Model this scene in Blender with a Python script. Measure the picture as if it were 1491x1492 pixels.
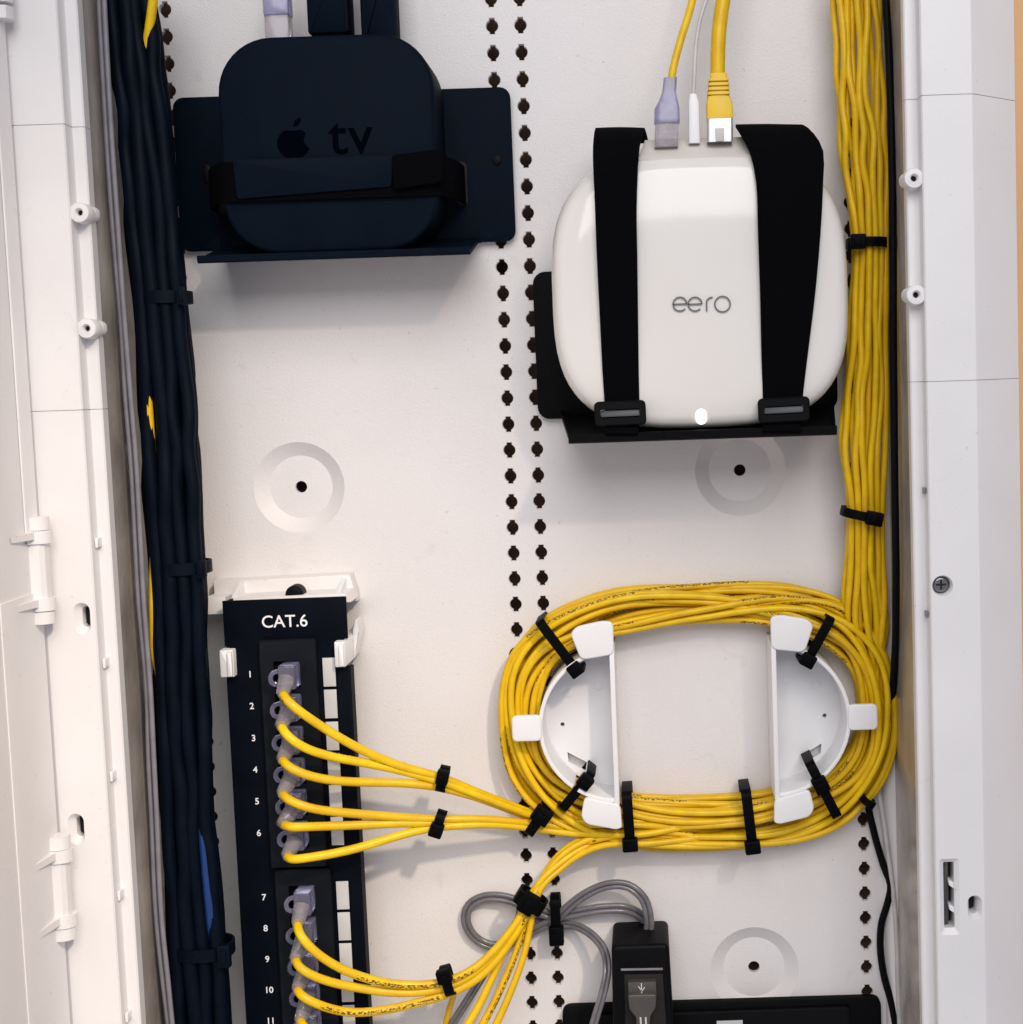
import bpy, bmesh, math, random
import numpy as np
from mathutils import Vector, Matrix
from mathutils.geometry import tessellate_polygon

# ------------------------------------------------------------------ clear
for o in list(bpy.data.objects): bpy.data.objects.remove(o)
sc = bpy.context.scene
COL = sc.collection
random.seed(7)
rng = np.random.RandomState(11)

# Layout frame used below: x to the right, y up, h out of the back panel, all in
# millimetres; world() turns that into metres with the panel facing -Y.
Z0 = 1.5
def world(p): return Vector((p[0]*.001, -p[2]*.001, Z0 + p[1]*.001))

# ------------------------------------------------------------------ camera
FPX, CX, CY, IW = 2300., 950., 746., 1491.
CAM = np.array([60.82, -169.74, 772.63])
ax, ay, az = [math.radians(v) for v in (4.89, .081, 1.907)]
Rx = np.array([[1,0,0],[0,math.cos(ax),-math.sin(ax)],[0,math.sin(ax),math.cos(ax)]])
Ry = np.array([[math.cos(ay),0,math.sin(ay)],[0,1,0],[-math.sin(ay),0,math.cos(ay)]])
Rz = np.array([[math.cos(az),-math.sin(az),0],[math.sin(az),math.cos(az),0],[0,0,1]])
RC = Rz @ Rx @ Ry
cd = bpy.data.cameras.new('camera'); cam = bpy.data.objects.new('camera', cd); COL.objects.link(cam)
Mw = np.array([[1,0,0],[0,0,-1],[0,1,0]]) @ RC.T
mat = Matrix(Mw.tolist()).to_4x4(); mat.translation = world(CAM); cam.matrix_world = mat
cd.sensor_fit = 'HORIZONTAL'; cd.sensor_width = 36; cd.lens = 36*FPX/IW
cd.shift_x = (IW/2 - CX)/IW; cd.clip_start = .02; cd.clip_end = 50
sc.camera = cam

def W(px, py, h=0.):
    """point at height h above the panel that lies on the photo's sight line px,py"""
    d = RC.T @ np.array([(px-CX)/FPX, (CY-py)/FPX, -1.]); t = (h-CAM[2])/d[2]
    q = CAM + t*d
    return (float(q[0]), float(q[1]), float(h))

# ------------------------------------------------------------------ light
w = bpy.data.worlds.new('World'); sc.world = w; w.use_nodes = True
bg = w.node_tree.nodes['Background']; bg.inputs[0].default_value = (.90,.89,1.0,1); bg.inputs[1].default_value = .45
def area(name, loc, target, size, power, col, sy=None):
    l = bpy.data.lights.new(name, 'AREA'); l.energy = power; l.color = col; l.size = size
    if sy: l.shape = 'RECTANGLE'; l.size_y = sy
    o = bpy.data.objects.new(name, l); COL.objects.link(o)
    o.location = loc; o.rotation_euler = (Vector(target)-Vector(loc)).to_track_quat('-Z','Y').to_euler()
    return o
area('ceiling_lamp', (.18,-1.9,2.45), (0,0,1.3), 1.5, 31.5, (1,.975,.965), 1.3)
sl_=bpy.data.lights.new('downlight','SPOT'); sl_.energy=118; sl_.color=(1,.80,.60); sl_.spot_size=math.radians(24); sl_.spot_blend=1.; sl_.shadow_soft_size=.05
so=bpy.data.objects.new('downlight',sl_); COL.objects.link(so); so.location=(.75,-1.55,2.3); so.rotation_euler=(Vector((-.29,-.09,1.0))-so.location).to_track_quat('-Z','Y').to_euler()
sc.view_settings.view_transform = 'Standard'; sc.view_settings.look = 'None'
sc.view_settings.exposure = -.06; sc.view_settings.gamma = 1.
sc.render.engine = 'CYCLES'

# ------------------------------------------------------------------ materials
def mat_new(name):
    m = bpy.data.materials.new(name); m.use_nodes = True
    return m, m.node_tree, m.node_tree.nodes['Principled BSDF']
def mk(name, col, rough=.5, spec=.5, var=.05, scale=60., bump=0., bscale=400., metal=0., trans=0., emit=None, coat=0., specks=0.):
    m, t, b = mat_new(name)
    b.inputs['Roughness'].default_value = rough; b.inputs['Metallic'].default_value = metal
    b.inputs['Specular IOR Level'].default_value = spec
    b.inputs['Transmission Weight'].default_value = trans
    b.inputs['Coat Weight'].default_value = coat; b.inputs['Coat Roughness'].default_value = .08
    tc = t.nodes.new('ShaderNodeTexCoord')
    n = t.nodes.new('ShaderNodeTexNoise'); n.inputs['Scale'].default_value = scale; n.inputs['Detail'].default_value = 6
    t.links.new(tc.outputs['Object'], n.inputs['Vector'])
    r = t.nodes.new('ShaderNodeValToRGB')
    r.color_ramp.elements[0].position = .3; r.color_ramp.elements[1].position = .7
    r.color_ramp.elements[0].color = tuple(c*(1-var) for c in col)+(1,)
    r.color_ramp.elements[1].color = tuple(min(1,c*(1+var)) for c in col)+(1,)
    t.links.new(n.outputs['Fac'], r.inputs['Fac']); cout = r.outputs['Color']
    if specks:
        for sc_, lo, hi, st in ((420., .70, .74, .35), (55., .66, .76, .12)):
            n5 = t.nodes.new('ShaderNodeTexNoise'); n5.inputs['Scale'].default_value = sc_; n5.inputs['Detail'].default_value = 4; n5.inputs['Distortion'].default_value = .6
            t.links.new(tc.outputs['Object'], n5.inputs['Vector'])
            m5 = t.nodes.new('ShaderNodeMapRange'); m5.inputs['From Min'].default_value = lo; m5.inputs['From Max'].default_value = hi; m5.inputs['To Max'].default_value = st*specks
            t.links.new(n5.outputs['Fac'], m5.inputs['Value'])
            mx5 = t.nodes.new('ShaderNodeMix'); mx5.data_type = 'RGBA'; mx5.inputs[7].default_value = (.30,.26,.22,1)
            t.links.new(m5.outputs['Result'], mx5.inputs[0]); t.links.new(cout, mx5.inputs[6]); cout = mx5.outputs[2]
    t.links.new(cout, b.inputs['Base Color'])
    if rough > .05:
        mr = t.nodes.new('ShaderNodeMapRange'); mr.inputs['To Min'].default_value = rough*.85; mr.inputs['To Max'].default_value = min(1,rough*1.15)
        t.links.new(n.outputs['Fac'], mr.inputs['Value']); t.links.new(mr.outputs['Result'], b.inputs['Roughness'])
    if bump:
        n2 = t.nodes.new('ShaderNodeTexNoise'); n2.inputs['Scale'].default_value = bscale; n2.inputs['Detail'].default_value = 3
        t.links.new(tc.outputs['Object'], n2.inputs['Vector'])
        bp = t.nodes.new('ShaderNodeBump'); bp.inputs['Strength'].default_value = bump; bp.inputs['Distance'].default_value = .0004
        t.links.new(n2.outputs['Fac'], bp.inputs['Height']); t.links.new(bp.outputs['Normal'], b.inputs['Normal'])
    if emit:
        b.inputs['Emission Color'].default_value = emit[0]+(1,); b.inputs['Emission Strength'].default_value = emit[1]
    return m
WHITE  = mk('white_enclosure_plastic', (.755,.735,.73), .42, .45, .03, 14, .4, 1100, specks=1.)
WHITE2 = mk('white_moulded_plastic', (.80,.80,.81), .35, .5, .02, 60, .08, 700)
SIDEW  = mk('side_wall_painted_shade', (.38,.35,.32), .2, .5, .34, 26, .5, 220)  # white plastic darkened and mottled: recess shade and cable reflections put into the colour
FRAME  = mk('white_frame_plastic', (.77,.765,.77), .38, .45, .025, 25, .12, 900, specks=.9)
GLOSSW = mk('glossy_white_shell', (.77,.75,.715), .09, .42, .012, 20, coat=.15)
CREAM  = mk('cream_port_plastic', (.72,.68,.62), .4, .45, .03)
BLACK  = mk('black_powder_coated_steel', (.0030,.0034,.0042), .6, .07, .2, 200, .25, 1500)
BLACKP = mk('black_plastic', (.0022,.0026,.0034), .5, .10, .2, 120, .1, 1200)
TIE    = mk('black_nylon_tie', (.0016,.0018,.0026), .5, .06, .2, 150, .1, 900)
NAVY   = mk('blue_black_plastic', (.0018,.0056,.0125), .6, .05, .15, 90, .15, 1600)
NAVYG  = mk('dark_glossy_logo', (.0006,.0016,.0036), .5, .0, .1)
COAX   = mk('blue_black_jacket', (.0013,.0040,.0098), .5, .07, .25, 70, .2, 700)
PATCH  = mk('patch_panel_steel', (.0018,.0034,.0070), .55, .05, .2, 90, .15, 1500)
BLOCK  = mk('patch_port_block', (.005,.007,.011), .5, .12, .2, 90, .12, 1200)
GREYC  = mk('grey_cord_jacket', (.145,.14,.155), .22, .6, .15, 200, .1, 500)
GREYD  = mk('grey_cable_jacket', (.20,.195,.22), .42, .5, .12, 150)
LTGREY = mk('light_grey_cord', (.55,.54,.53), .4, .5, .1, 150)
BLUE   = mk('blue_jacket', (.005,.032,.15), .4, .45, .1)
PLUGL  = mk('lilac_clear_plug', (.42,.41,.62), .16, .5, .15, 300, trans=.6)
PLUG   = mk('smoky_clear_plug', (.42,.42,.60), .14, .5, .12, 300, trans=.8)
BOOT   = mk('clear_plug_boot', (.66,.62,.66), .16, .5, .12, 300, trans=.75)
DARKH  = mk('recess_shade', (.02,.018,.018), .8, .2, .3)  # near-black base colour stands for the shade inside holes and slots
CAVITY = mk('brown_board', (.17,.105,.08), .9, .1, .3, 90, .3, 300)
INK    = mk('white_ink', (.80,.80,.80), .6, .3, .04)
GINK   = mk('grey_print', (.12,.12,.13), .3, .5, .05)
LABEL  = mk('white_label_strip', (.52,.53,.53), .5, .4, .08, 80)
METAL  = mk('nickel_metal', (.62,.62,.62), .25, .5, .08, 100, metal=1.)
PLATED = mk('dark_screw_metal', (.30,.30,.32), .22, .5, .1, 120, metal=1.)
PLATE  = mk('dull_metal_shell', (.09,.085,.08), .4, .5, .1, 120, metal=.4)
WALLM  = mk('tan_wall_paint', (.66,.40,.20), .8, .2, .05, 12, .4, 260)
LEDM   = mk('lit_white_led', (.9,.9,.9), .3, .5, .01, emit=((1,.98,.95), 1.6))
GREYB  = mk('grey_buckle_bar', (.10,.11,.12), .4, .5, .1)

def mat_strap():
    m, t, b = mat_new('black_woven_webbing')
    b.inputs['Roughness'].default_value = .8; b.inputs['Specular IOR Level'].default_value = .02
    b.inputs['Base Color'].default_value = (.0026,.0026,.0034,1)
    tc = t.nodes.new('ShaderNodeTexCoord')
    wv = t.nodes.new('ShaderNodeTexWave'); wv.inputs['Scale'].default_value = 520; wv.bands_direction = 'Z'; wv.inputs['Distortion'].default_value = 1.5
    t.links.new(tc.outputs['Object'], wv.inputs['Vector'])
    bp = t.nodes.new('ShaderNodeBump'); bp.inputs['Strength'].default_value = .5; bp.inputs['Distance'].default_value = .0003
    t.links.new(wv.outputs['Fac'], bp.inputs['Height']); t.links.new(bp.outputs['Normal'], b.inputs['Normal'])
    return m
STRAP = mat_strap()

def mat_yellow():
    """yellow PVC jacket; the UV map runs along the cable (mm) and round it, and carries the small black print"""
    m, t, b = mat_new('yellow_cable_jacket')
    b.inputs['Roughness'].default_value = .38; b.inputs['Specular IOR Level'].default_value = .4
    N = t.nodes.new; L = t.links.new
    uv = N('ShaderNodeUVMap'); uv.uv_map = 'along'
    sp = N('ShaderNodeSeparateXYZ'); L(uv.outputs['UV'], sp.inputs[0])
    def math_(op, a, bb=None, cl=False):
        n = N('ShaderNodeMath'); n.operation = op; n.use_clamp = cl
        for i, v in enumerate((a, bb)):
            if v is None: continue
            if isinstance(v, (int,float)): n.inputs[i].default_value = v
            else: L(v, n.inputs[i])
        return n.outputs[0]
    fr = math_('FRACT', sp.outputs['Y'])
    band = math_('LESS_THAN', math_('ABSOLUTE', math_('SUBTRACT', fr, .5)), .078)
    nz = N('ShaderNodeTexNoise'); nz.noise_dimensions = '2D'; nz.inputs['Scale'].default_value = 1.0; nz.inputs['Detail'].default_value = 2
    cb = N('ShaderNodeCombineXYZ'); L(math_('MULTIPLY', sp.outputs['X'], .75), cb.inputs[0]); L(math_('MULTIPLY', sp.outputs['Y'], 14.), cb.inputs[1])
    L(cb.outputs[0], nz.inputs['Vector'])
    ink = math_('GREATER_THAN', nz.outputs['Fac'], .50)
    win = math_('LESS_THAN', math_('FRACT', math_('MULTIPLY', sp.outputs['X'], 1/110.)), .52)
    mask = math_('MULTIPLY', math_('MULTIPLY', band, ink), win)
    tc = N('ShaderNodeTexCoord'); n3 = N('ShaderNodeTexNoise'); n3.inputs['Scale'].default_value = 120; n3.inputs['Detail'].default_value = 5
    L(tc.outputs['Object'], n3.inputs['Vector'])
    rp = N('ShaderNodeValToRGB'); rp.color_ramp.elements[0].position = .32; rp.color_ramp.elements[1].position = .68
    rp.color_ramp.elements[0].color = (.74,.46,.003,1); rp.color_ramp.elements[1].color = (.88,.60,.004,1)
    L(n3.outputs['Fac'], rp.inputs['Fac'])
    oi = N('ShaderNodeObjectInfo'); tint = N('ShaderNodeMix'); tint.data_type = 'RGBA'   # each jacket its own slight tint
    L(math_('MULTIPLY', oi.outputs['Random'], .40), tint.inputs[0]); L(rp.outputs['Color'], tint.inputs[6]); tint.inputs[7].default_value = (.60,.30,.004,1)
    mx = N('ShaderNodeMix'); mx.data_type = 'RGBA'; mx.inputs['B'].default_value = (.05,.03,.006,1) if 'B' in mx.inputs else (0,0,0,1)
    L(math_('MULTIPLY', mask, .9), mx.inputs[0]); L(tint.outputs[2], mx.inputs[6]); mx.inputs[7].default_value = (.05,.03,.006,1)
    L(mx.outputs[2], b.inputs['Base Color'])
    bp = N('ShaderNodeBump'); bp.inputs['Strength'].default_value = .25; bp.inputs['Distance'].default_value = .0004
    n4 = N('ShaderNodeTexNoise'); n4.inputs['Scale'].default_value = 500; L(tc.outputs['Object'], n4.inputs['Vector'])
    L(n4.outputs['Fac'], bp.inputs['Height']); L(bp.outputs['Normal'], b.inputs['Normal'])
    return m
YELLOW = mat_yellow()
YBOOT  = mk('yellow_boot', (.80,.52,.006), .4, .45, .06, 120)

# ------------------------------------------------------------------ mesh building
def area2(p): return sum(p[i][0]*p[(i+1)%len(p)][1]-p[(i+1)%len(p)][0]*p[i][1] for i in range(len(p)))
def ccw(p): return list(p) if area2(p) > 0 else list(p)[::-1]
def inset(poly, d):
    n = len(poly); out = []
    for i in range(n):
        a, b, c = np.array(poly[i-1]), np.array(poly[i]), np.array(poly[(i+1)%n])
        e1 = (b-a)/max(1e-9,np.linalg.norm(b-a)); e2 = (c-b)/max(1e-9,np.linalg.norm(c-b))
        n1 = np.array([-e1[1],e1[0]]); n2 = np.array([-e2[1],e2[0]])
        m = n1+n2; l = m@m
        m = m*2/l if l > .3 else n1
        if np.linalg.norm(m) > 2.2: m = m/np.linalg.norm(m)*2.2
        out.append(tuple(b+m*d))
    return out
def rrect(x0, x1, y0, y1, r, n=5):
    r = min(r, (x1-x0)/2-1e-3, (y1-y0)/2-1e-3); p = []
    for cx, cy, a0 in ((x1-r,y1-r,0),(x0+r,y1-r,90),(x0+r,y0+r,180),(x1-r,y0+r,270)):
        for k in range(n+1):
            a = math.radians(a0+90*k/n); p.append((cx+r*math.cos(a), cy+r*math.sin(a)))
    return p
def circle(cx, cy, r, n=20, ry=None): return [(cx+r*math.cos(2*math.pi*k/n), cy+(ry or r)*math.sin(2*math.pi*k/n)) for k in range(n)]
def roundpoly(poly, r, n=4):
    """round the corners of a polygon"""
    poly = ccw(poly); out = []; N = len(poly)
    for i in range(N):
        a, b, c = np.array(poly[i-1],float), np.array(poly[i],float), np.array(poly[(i+1)%N],float)
        u = (a-b); v = (c-b); lu = np.linalg.norm(u); lv = np.linalg.norm(v); k = min(r, lu*.45, lv*.45)
        p, q = b+u/lu*k, b+v/lv*k
        for s in range(n+1):
            t = s/n; out.append(tuple((1-t)**2*p+2*t*(1-t)*b+t*t*q))
    return out
def catmull(pts, step=2.5):
    P = [np.array(p, float) for p in pts]
    P = [2*P[0]-P[1]] + P + [2*P[-1]-P[-2]]
    out = []
    for i in range(1, len(P)-2):
        p0,p1,p2,p3 = P[i-1:i+3]
        d0,d1,d2 = [max(1e-6,np.linalg.norm(b-a))**.5 for a,b in ((p0,p1),(p1,p2),(p2,p3))]
        m1 = (p2-p1) - (d1*d1)*0; 
        t0=0; t1=t0+d0; t2=t1+d1; t3=t2+d2
        n = max(2, int(np.linalg.norm(p2-p1)/step))
        for k in range(n):
            t = t1+(t2-t1)*k/n
            A1=(t1-t)/(t1-t0)*p0+(t-t0)/(t1-t0)*p1; A2=(t2-t)/(t2-t1)*p1+(t-t1)/(t2-t1)*p2; A3=(t3-t)/(t3-t2)*p2+(t-t2)/(t3-t2)*p3
            B1=(t2-t)/(t2-t0)*A1+(t-t0)/(t2-t0)*A2; B2=(t3-t)/(t3-t1)*A2+(t-t1)/(t3-t1)*A3
            out.append((t2-t)/(t2-t1)*B1+(t-t1)/(t2-t1)*B2)
    out.append(P[-2]); return out

class MB:
    def __init__(s): s.v=[]; s.f=[]; s.uv={}
    def add(s, vs, fs):
        b=len(s.v); s.v += [tuple(map(float,v)) for v in vs]; s.f += [tuple(i+b for i in f) for f in fs]; return s
    def box(s, x0,x1,y0,y1,h0,h1, bev=.4):
        return s.prism([(x0,y0),(x1,y0),(x1,y1),(x0,y1)], h0, h1, bev)
    def prism(s, poly, h0, h1, bev=.4, seg=2, both=False):
        """polygon in x,y raised from h0 to h1 with a rounded upper rim"""
        poly = ccw(poly); n=len(poly); rings=[]
        if both and bev:
            for k in range(seg): 
                a = math.pi/2*k/seg; rings.append((bev*(1-math.sin(a)), h0+bev*(1-math.cos(a))))
            rings.append((0,h0+bev))
        else: rings.append((0,h0))
        if bev:
            for k in range(seg+1):
                a=math.pi/2*k/seg; rings.append((bev*(1-math.cos(a)), h1-bev+bev*math.sin(a)))
        else: rings.append((0,h1))
        vs=[]
        for d,h in rings:
            q = inset(poly,d) if d>1e-9 else poly
            vs += [(x,y,h) for x,y in q]
        fs=[]
        for r in range(len(rings)-1):
            for i in range(n):
                j=(i+1)%n; fs.append((r*n+i, r*n+j, (r+1)*n+j, (r+1)*n+i))
        fs.append(tuple(range(n))[::-1]); fs.append(tuple((len(rings)-1)*n+i for i in range(n)))
        return s.add(vs,fs)
    def loft(s, rings, cap=True, close=True):
        n=len(rings[0]); vs=[p for r in rings for p in r]; fs=[]
        for r in range(len(rings)-1):
            for i in range(n if close else n-1):
                j=(i+1)%n; fs.append((r*n+i, r*n+j, (r+1)*n+j, (r+1)*n+i))
        if cap: fs.append(tuple(range(n))[::-1]); fs.append(tuple((len(rings)-1)*n+i for i in range(n)))
        return s.add(vs,fs)
    def extrude_y(s, prof, y0, y1, skip=()):
        """profile in x,h swept along y"""
        n=len(prof); vs=[(x,y0,h) for x,h in prof]+[(x,y1,h) for x,h in prof]
        fs=[(i,(i+1)%n,n+(i+1)%n,n+i) for i in range(n) if i not in skip]
        fs += [tuple(range(n))[::-1], tuple(range(n,2*n))]
        return s.add(vs,fs)
    def extrude_x(s, prof, x0, x1):
        n=len(prof); vs=[(x0,y,h) for y,h in prof]+[(x1,y,h) for y,h in prof]
        fs=[(i,(i+1)%n,n+(i+1)%n,n+i) for i in range(n)]+[tuple(range(n))[::-1], tuple(range(n,2*n))]
        return s.add(vs,fs)
    def plate(s, outer, holes, h):
        """flat sheet with holes"""
        ls=[[Vector((x,y,0)) for x,y in p] for p in [outer]+holes]
        tri=tessellate_polygon(ls); flat=[(p.x,p.y,h) for l in ls for p in l]
        return s.add(flat,[tuple(t) for t in tri])
    def wall(s, loops):
        """tube of side faces through loops [(poly,h),...] of equal length"""
        return s.loft([[(x,y,h) for x,y in p] for p,h in loops], cap=False)
    def tube(s, path, r, sides=8, u0=0., twist=0., cap=True, flat=None):
        P=np.array(path,float); n=len(P)
        T=np.gradient(P,axis=0); T/=np.maximum(1e-9,np.linalg.norm(T,axis=1))[:,None]
        up=np.array([0,0,1.]); 
        if abs(T[0]@up)>.9: up=np.array([0,1.,0])
        Nn=up-(up@T[0])*T[0]; Nn/=np.linalg.norm(Nn)
        base=len(s.v); u=u0; us=[]
        for i in range(n):
            if i: 
                Nn=Nn-(Nn@T[i])*T[i]; Nn/=max(1e-9,np.linalg.norm(Nn)); u+=np.linalg.norm(P[i]-P[i-1])
            us.append(u); Bn=np.cross(T[i],Nn)
            rr = r[i] if hasattr(r,'__len__') else r
            for k in range(sides):
                a=2*math.pi*k/sides
                s.v.append(tuple(P[i]+rr*(math.cos(a)*Nn+math.sin(a)*Bn*(flat or 1.))))
        for i in range(n-1):
            for k in range(sides):
                j=(k+1)%sides
                f=(base+i*sides+k, base+i*sides+j, base+(i+1)*sides+j, base+(i+1)*sides+k)
                tw=twist*us[i]; 
                s.uv[len(s.f)]=((us[i],k/sides+tw),(us[i],(k+1)/sides+tw),(us[i+1],(k+1)/sides+twist*us[i+1]),(us[i+1],k/sides+twist*us[i+1]))
                s.f.append(f)
        if cap:
            s.f.append(tuple(base+k for k in range(sides))[::-1]); s.f.append(tuple(base+(n-1)*sides+k for k in range(sides)))
        return s
    def xform(s, fn): s.v=[tuple(fn(v)) for v in s.v]; return s
    def build(s, name, material, parent=None, smooth=40, recalc=True):
        me=bpy.data.meshes.new(name)
        me.from_pydata([world(v) for v in s.v],[],s.f); 
        if s.uv:
            l=me.uv_layers.new(name='along')
            for pi,p in enumerate(me.polygons):
                if pi in s.uv:
                    for k,li in enumerate(p.loop_indices): l.data[li].uv=s.uv[pi][k]
        if recalc:
            bm=bmesh.new(); bm.from_mesh(me); bmesh.ops.recalc_face_normals(bm,faces=bm.faces); bm.to_mesh(me); bm.free()
        if smooth:
            me.shade_smooth(); me.set_sharp_from_angle(angle=math.radians(smooth))
        me.materials.append(material)
        o=bpy.data.objects.new(name,me); COL.objects.link(o)
        if parent: o.parent=parent
        return o

def thing(name, label, cat, group=None):
    o=bpy.data.objects.new(name,None); COL.objects.link(o); o.empty_display_size=.02
    o['label']=label; o['category']=cat
    if group: o['group']=group
    return o
def tag(o, label, cat, group=None, kind=None):
    if kind: o['kind']=kind
    if label: o['label']=label
    if cat: o['category']=cat
    if group: o['group']=group
    return o
def settle():
    """move every top-level thing's origin to the base of its geometry"""
    for r in [o for o in bpy.data.objects if o.parent is None and o.type in ('EMPTY','MESH')]:
        fam=[r]+list(r.children)+[g for c in r.children for g in c.children]
        ms=[o for o in fam if o.type=='MESH']
        co=np.concatenate([np.array([v.co[:] for v in o.data.vertices]) for o in ms if len(o.data.vertices)])
        lo,hi=co.min(0),co.max(0); b=Vector(((lo[0]+hi[0])/2, hi[1], lo[2]))
        for o in ms: o.data.transform(Matrix.Translation(-b))
        r.location=b

def text_mb(s, size, cx, cy, h, rot=0., bold=0., ext=.12, align='CENTER', space=1.):
    c=bpy.data.curves.new('tmp','FONT'); c.body=s; c.size=size; c.align_x=align; c.align_y='CENTER'; c.extrude=ext; c.offset=bold; c.space_character=space
    c.resolution_u=4
    o=bpy.data.objects.new('tmp',c); COL.objects.link(o); dg=bpy.context.evaluated_depsgraph_get()
    me=bpy.data.meshes.new_from_object(o.evaluated_get(dg)); m=MB(); ca,sa=math.cos(rot),math.sin(rot)
    m.add([(cx+v.co.x*ca-v.co.y*sa, cy+v.co.x*sa+v.co.y*ca, h+v.co.z) for v in me.vertices],[tuple(p.vertices) for p in me.polygons])
    bpy.data.objects.remove(o); bpy.data.curves.remove(c); bpy.data.meshes.remove(me)
    return m

# ================================================================== SETTING
m=MB().box(-330,330,-700,230,-22,-19,0); tag(m.build('wall_cavity',CAVITY,smooth=0),None,None,kind='structure')
for sx,nm in ((1,'wall_right'),(-1,'wall_left')):
    m=MB().box(*sorted((sx*225.5,sx*900)),-900,700,50,67,0); tag(m.build(nm,WALLM,smooth=0),None,None,kind='structure')

# ================================================================== ENCLOSURE
YT, YB = 150., -640.
enc=thing('media_enclosure','white plastic recessed wiring cabinet with perforated back panel and open door','cabinet')
def hole_poly(cx,cy,big=False):
    if big: return circle(cx,cy,4.5,20)
    p=[]
    r,nw,nh=3.12,1.45,3.95
    a0=math.asin(nw/r)
    for s0 in (0,math.pi):
        for k in range(7):
            a=s0-math.pi/2+a0+(math.pi-2*a0)*k/6; p.append((cx+r*math.cos(a),cy+r*math.sin(a)))
        e=1 if s0==0 else -1
        p += [(cx+e*nw,cy+e*nh),(cx-e*nw,cy+e*nh)]
    return p
holes=[]
for X in (-162.6,-6.8,6.8,162.6):
    for k in range(-10,49):
        holes.append(hole_poly(X,-12.7*k, big=(X==-6.8 and k==24)))
DIMP=[(-110.5,-218),(106,-217),(106,-469.3),(-110.5,-469.3)]
outer=[(-178,YB),(178,YB),(178,YT),(-178,YT)]
bp=MB().plate(outer, holes+[circle(x,y,22.3,40) for x,y in DIMP], 0)
for q in holes: q=ccw(q); qi=inset(q,.22); bp.wall([(q,0),(qi,-.35),(qi,-3.2)])
for x,y in DIMP:
    bp.wall([(circle(x,y,22.3,40),0),(circle(x,y,21.8,40),-.35),(circle(x,y,16.0,40),-4.6),(circle(x,y,15.4,40),-4.9)])
    bp.plate(circle(x,y,15.4,40),[circle(x,y,2.9,20)],-4.9); bp.wall([(circle(x,y,2.9,20),-4.9),(circle(x,y,2.9,20),-7.5)])
bp.build('back_panel',WHITE,enc,smooth=35)
for sx in (-1,1):
    m=MB(); pr=[(178,-2),(181,-2),(181,73.6),(177.6,73.6)]
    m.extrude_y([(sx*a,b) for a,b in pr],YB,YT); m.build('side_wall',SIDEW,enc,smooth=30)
    m=MB(); pr=[(178.2,.1),(178.1,6),(174.6,4.6),(172.4,2.2),(171.8,.1)]
    m.extrude_y([(sx*a,b) for a,b in pr],YB+1,YT-1); m.build('corner_rib',WHITE,enc,smooth=60)
MB().box(-181,181,YT,YT+3,-2,81,.3).build('top_wall',WHITE,enc)
MB().box(-181,181,YB-3,YB,-2,81,.3).build('bottom_wall',WHITE,enc)
# frame rails, three sections a side with fine seams
def rail_profile(sx): return [(sx*a,b) for a,b in [(176.6,74),(176.6,80.3),(177.2,81),(181.6,81),(181.9,81.3),(182.0,89.3),(182.6,90),(203.6,90),(204.8,89.3),(227,68.5),(227,66),(204,74)]]
def oval(cx,cy,rx,ry,n=24):
    p=[]
    for k in range(n):
        a=2*math.pi*k/n; p.append((cx+rx*math.cos(a), cy+rx*math.sin(a)+(ry-rx)*(1 if math.sin(a)>=0 else -1)))
    return p
secs=[(-54.3,YT),(-175.6,-54.62),(YB,-175.92)]
for sx in (-1,1):
    for k,(y0,y1) in enumerate(secs):
        pr=rail_profile(sx); m=MB()
        if k<2: m.extrude_y(pr,y0,y1)
        else:
            m.extrude_y(pr,y0,y1,skip=(6,))
            xa,xb=sorted((sx*182.6,sx*203.6)); hs=[]
            if sx==-1:
                for cx,cy in ((-188.0,-266.5),(-196.6,-360.0)):
                    o,i,d=oval(cx,cy,3.6,7.0),oval(cx+1.0,cy+.4,2.0,4.6),oval(cx+1.0,cy+.4,2.0,4.6)
                    hs.append(o); m.wall([(o,90),(i,86.5),(d,82)])
            else:
                o=circle(187.5,-264.7,4.6,24); i=circle(187.4,-264.7,4.0,24); hs.append(o); m.wall([(o,90),(i,88.2),(i,84)])
                o=rrect(183.9,192.6,-421.3,-386.6,1.2,3); i=rrect(185.9,190.6,-418.6,-388.6,.6,3); hs.append(o); m.wall([(o,90),(i,88.0),(i,79)])
                o=oval(199.3,-409.2,3.2,5.6); i=oval(199.0,-408.9,1.9,4.0); hs.append(o); m.wall([(o,90),(i,87),(i,80)])
            m.plate([(xa,y0),(xb,y0),(xb,y1),(xa,y1)],hs,90)
        m.build('frame_section',FRAME,enc,smooth=28)
    for y in (-54.46,-175.76):
        m=MB(); m.extrude_y([(sx*a,b) for a,b in [(177,75),(177,80.4),(182.6,80.4),(182.8,89.3),(203.6,89.3),(226.4,68.2),(204,75)]],y-3,y+3); m.build('joint_strip',FRAME,enc,smooth=0)
for cx,cy in ((-188.0,-266.5),(-196.6,-360.0)):
    MB().prism(oval(cx+1.0,cy+.4,2.6,5.2),80,82.2,0).build('slot_shade_cap',DARKH,enc)  # dark cap added as the shade deep in the open slot
MB().prism(oval(199.0,-408.9,2.4,4.6),78,80.2,0).build('slot_shade_cap',DARKH,enc)
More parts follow.
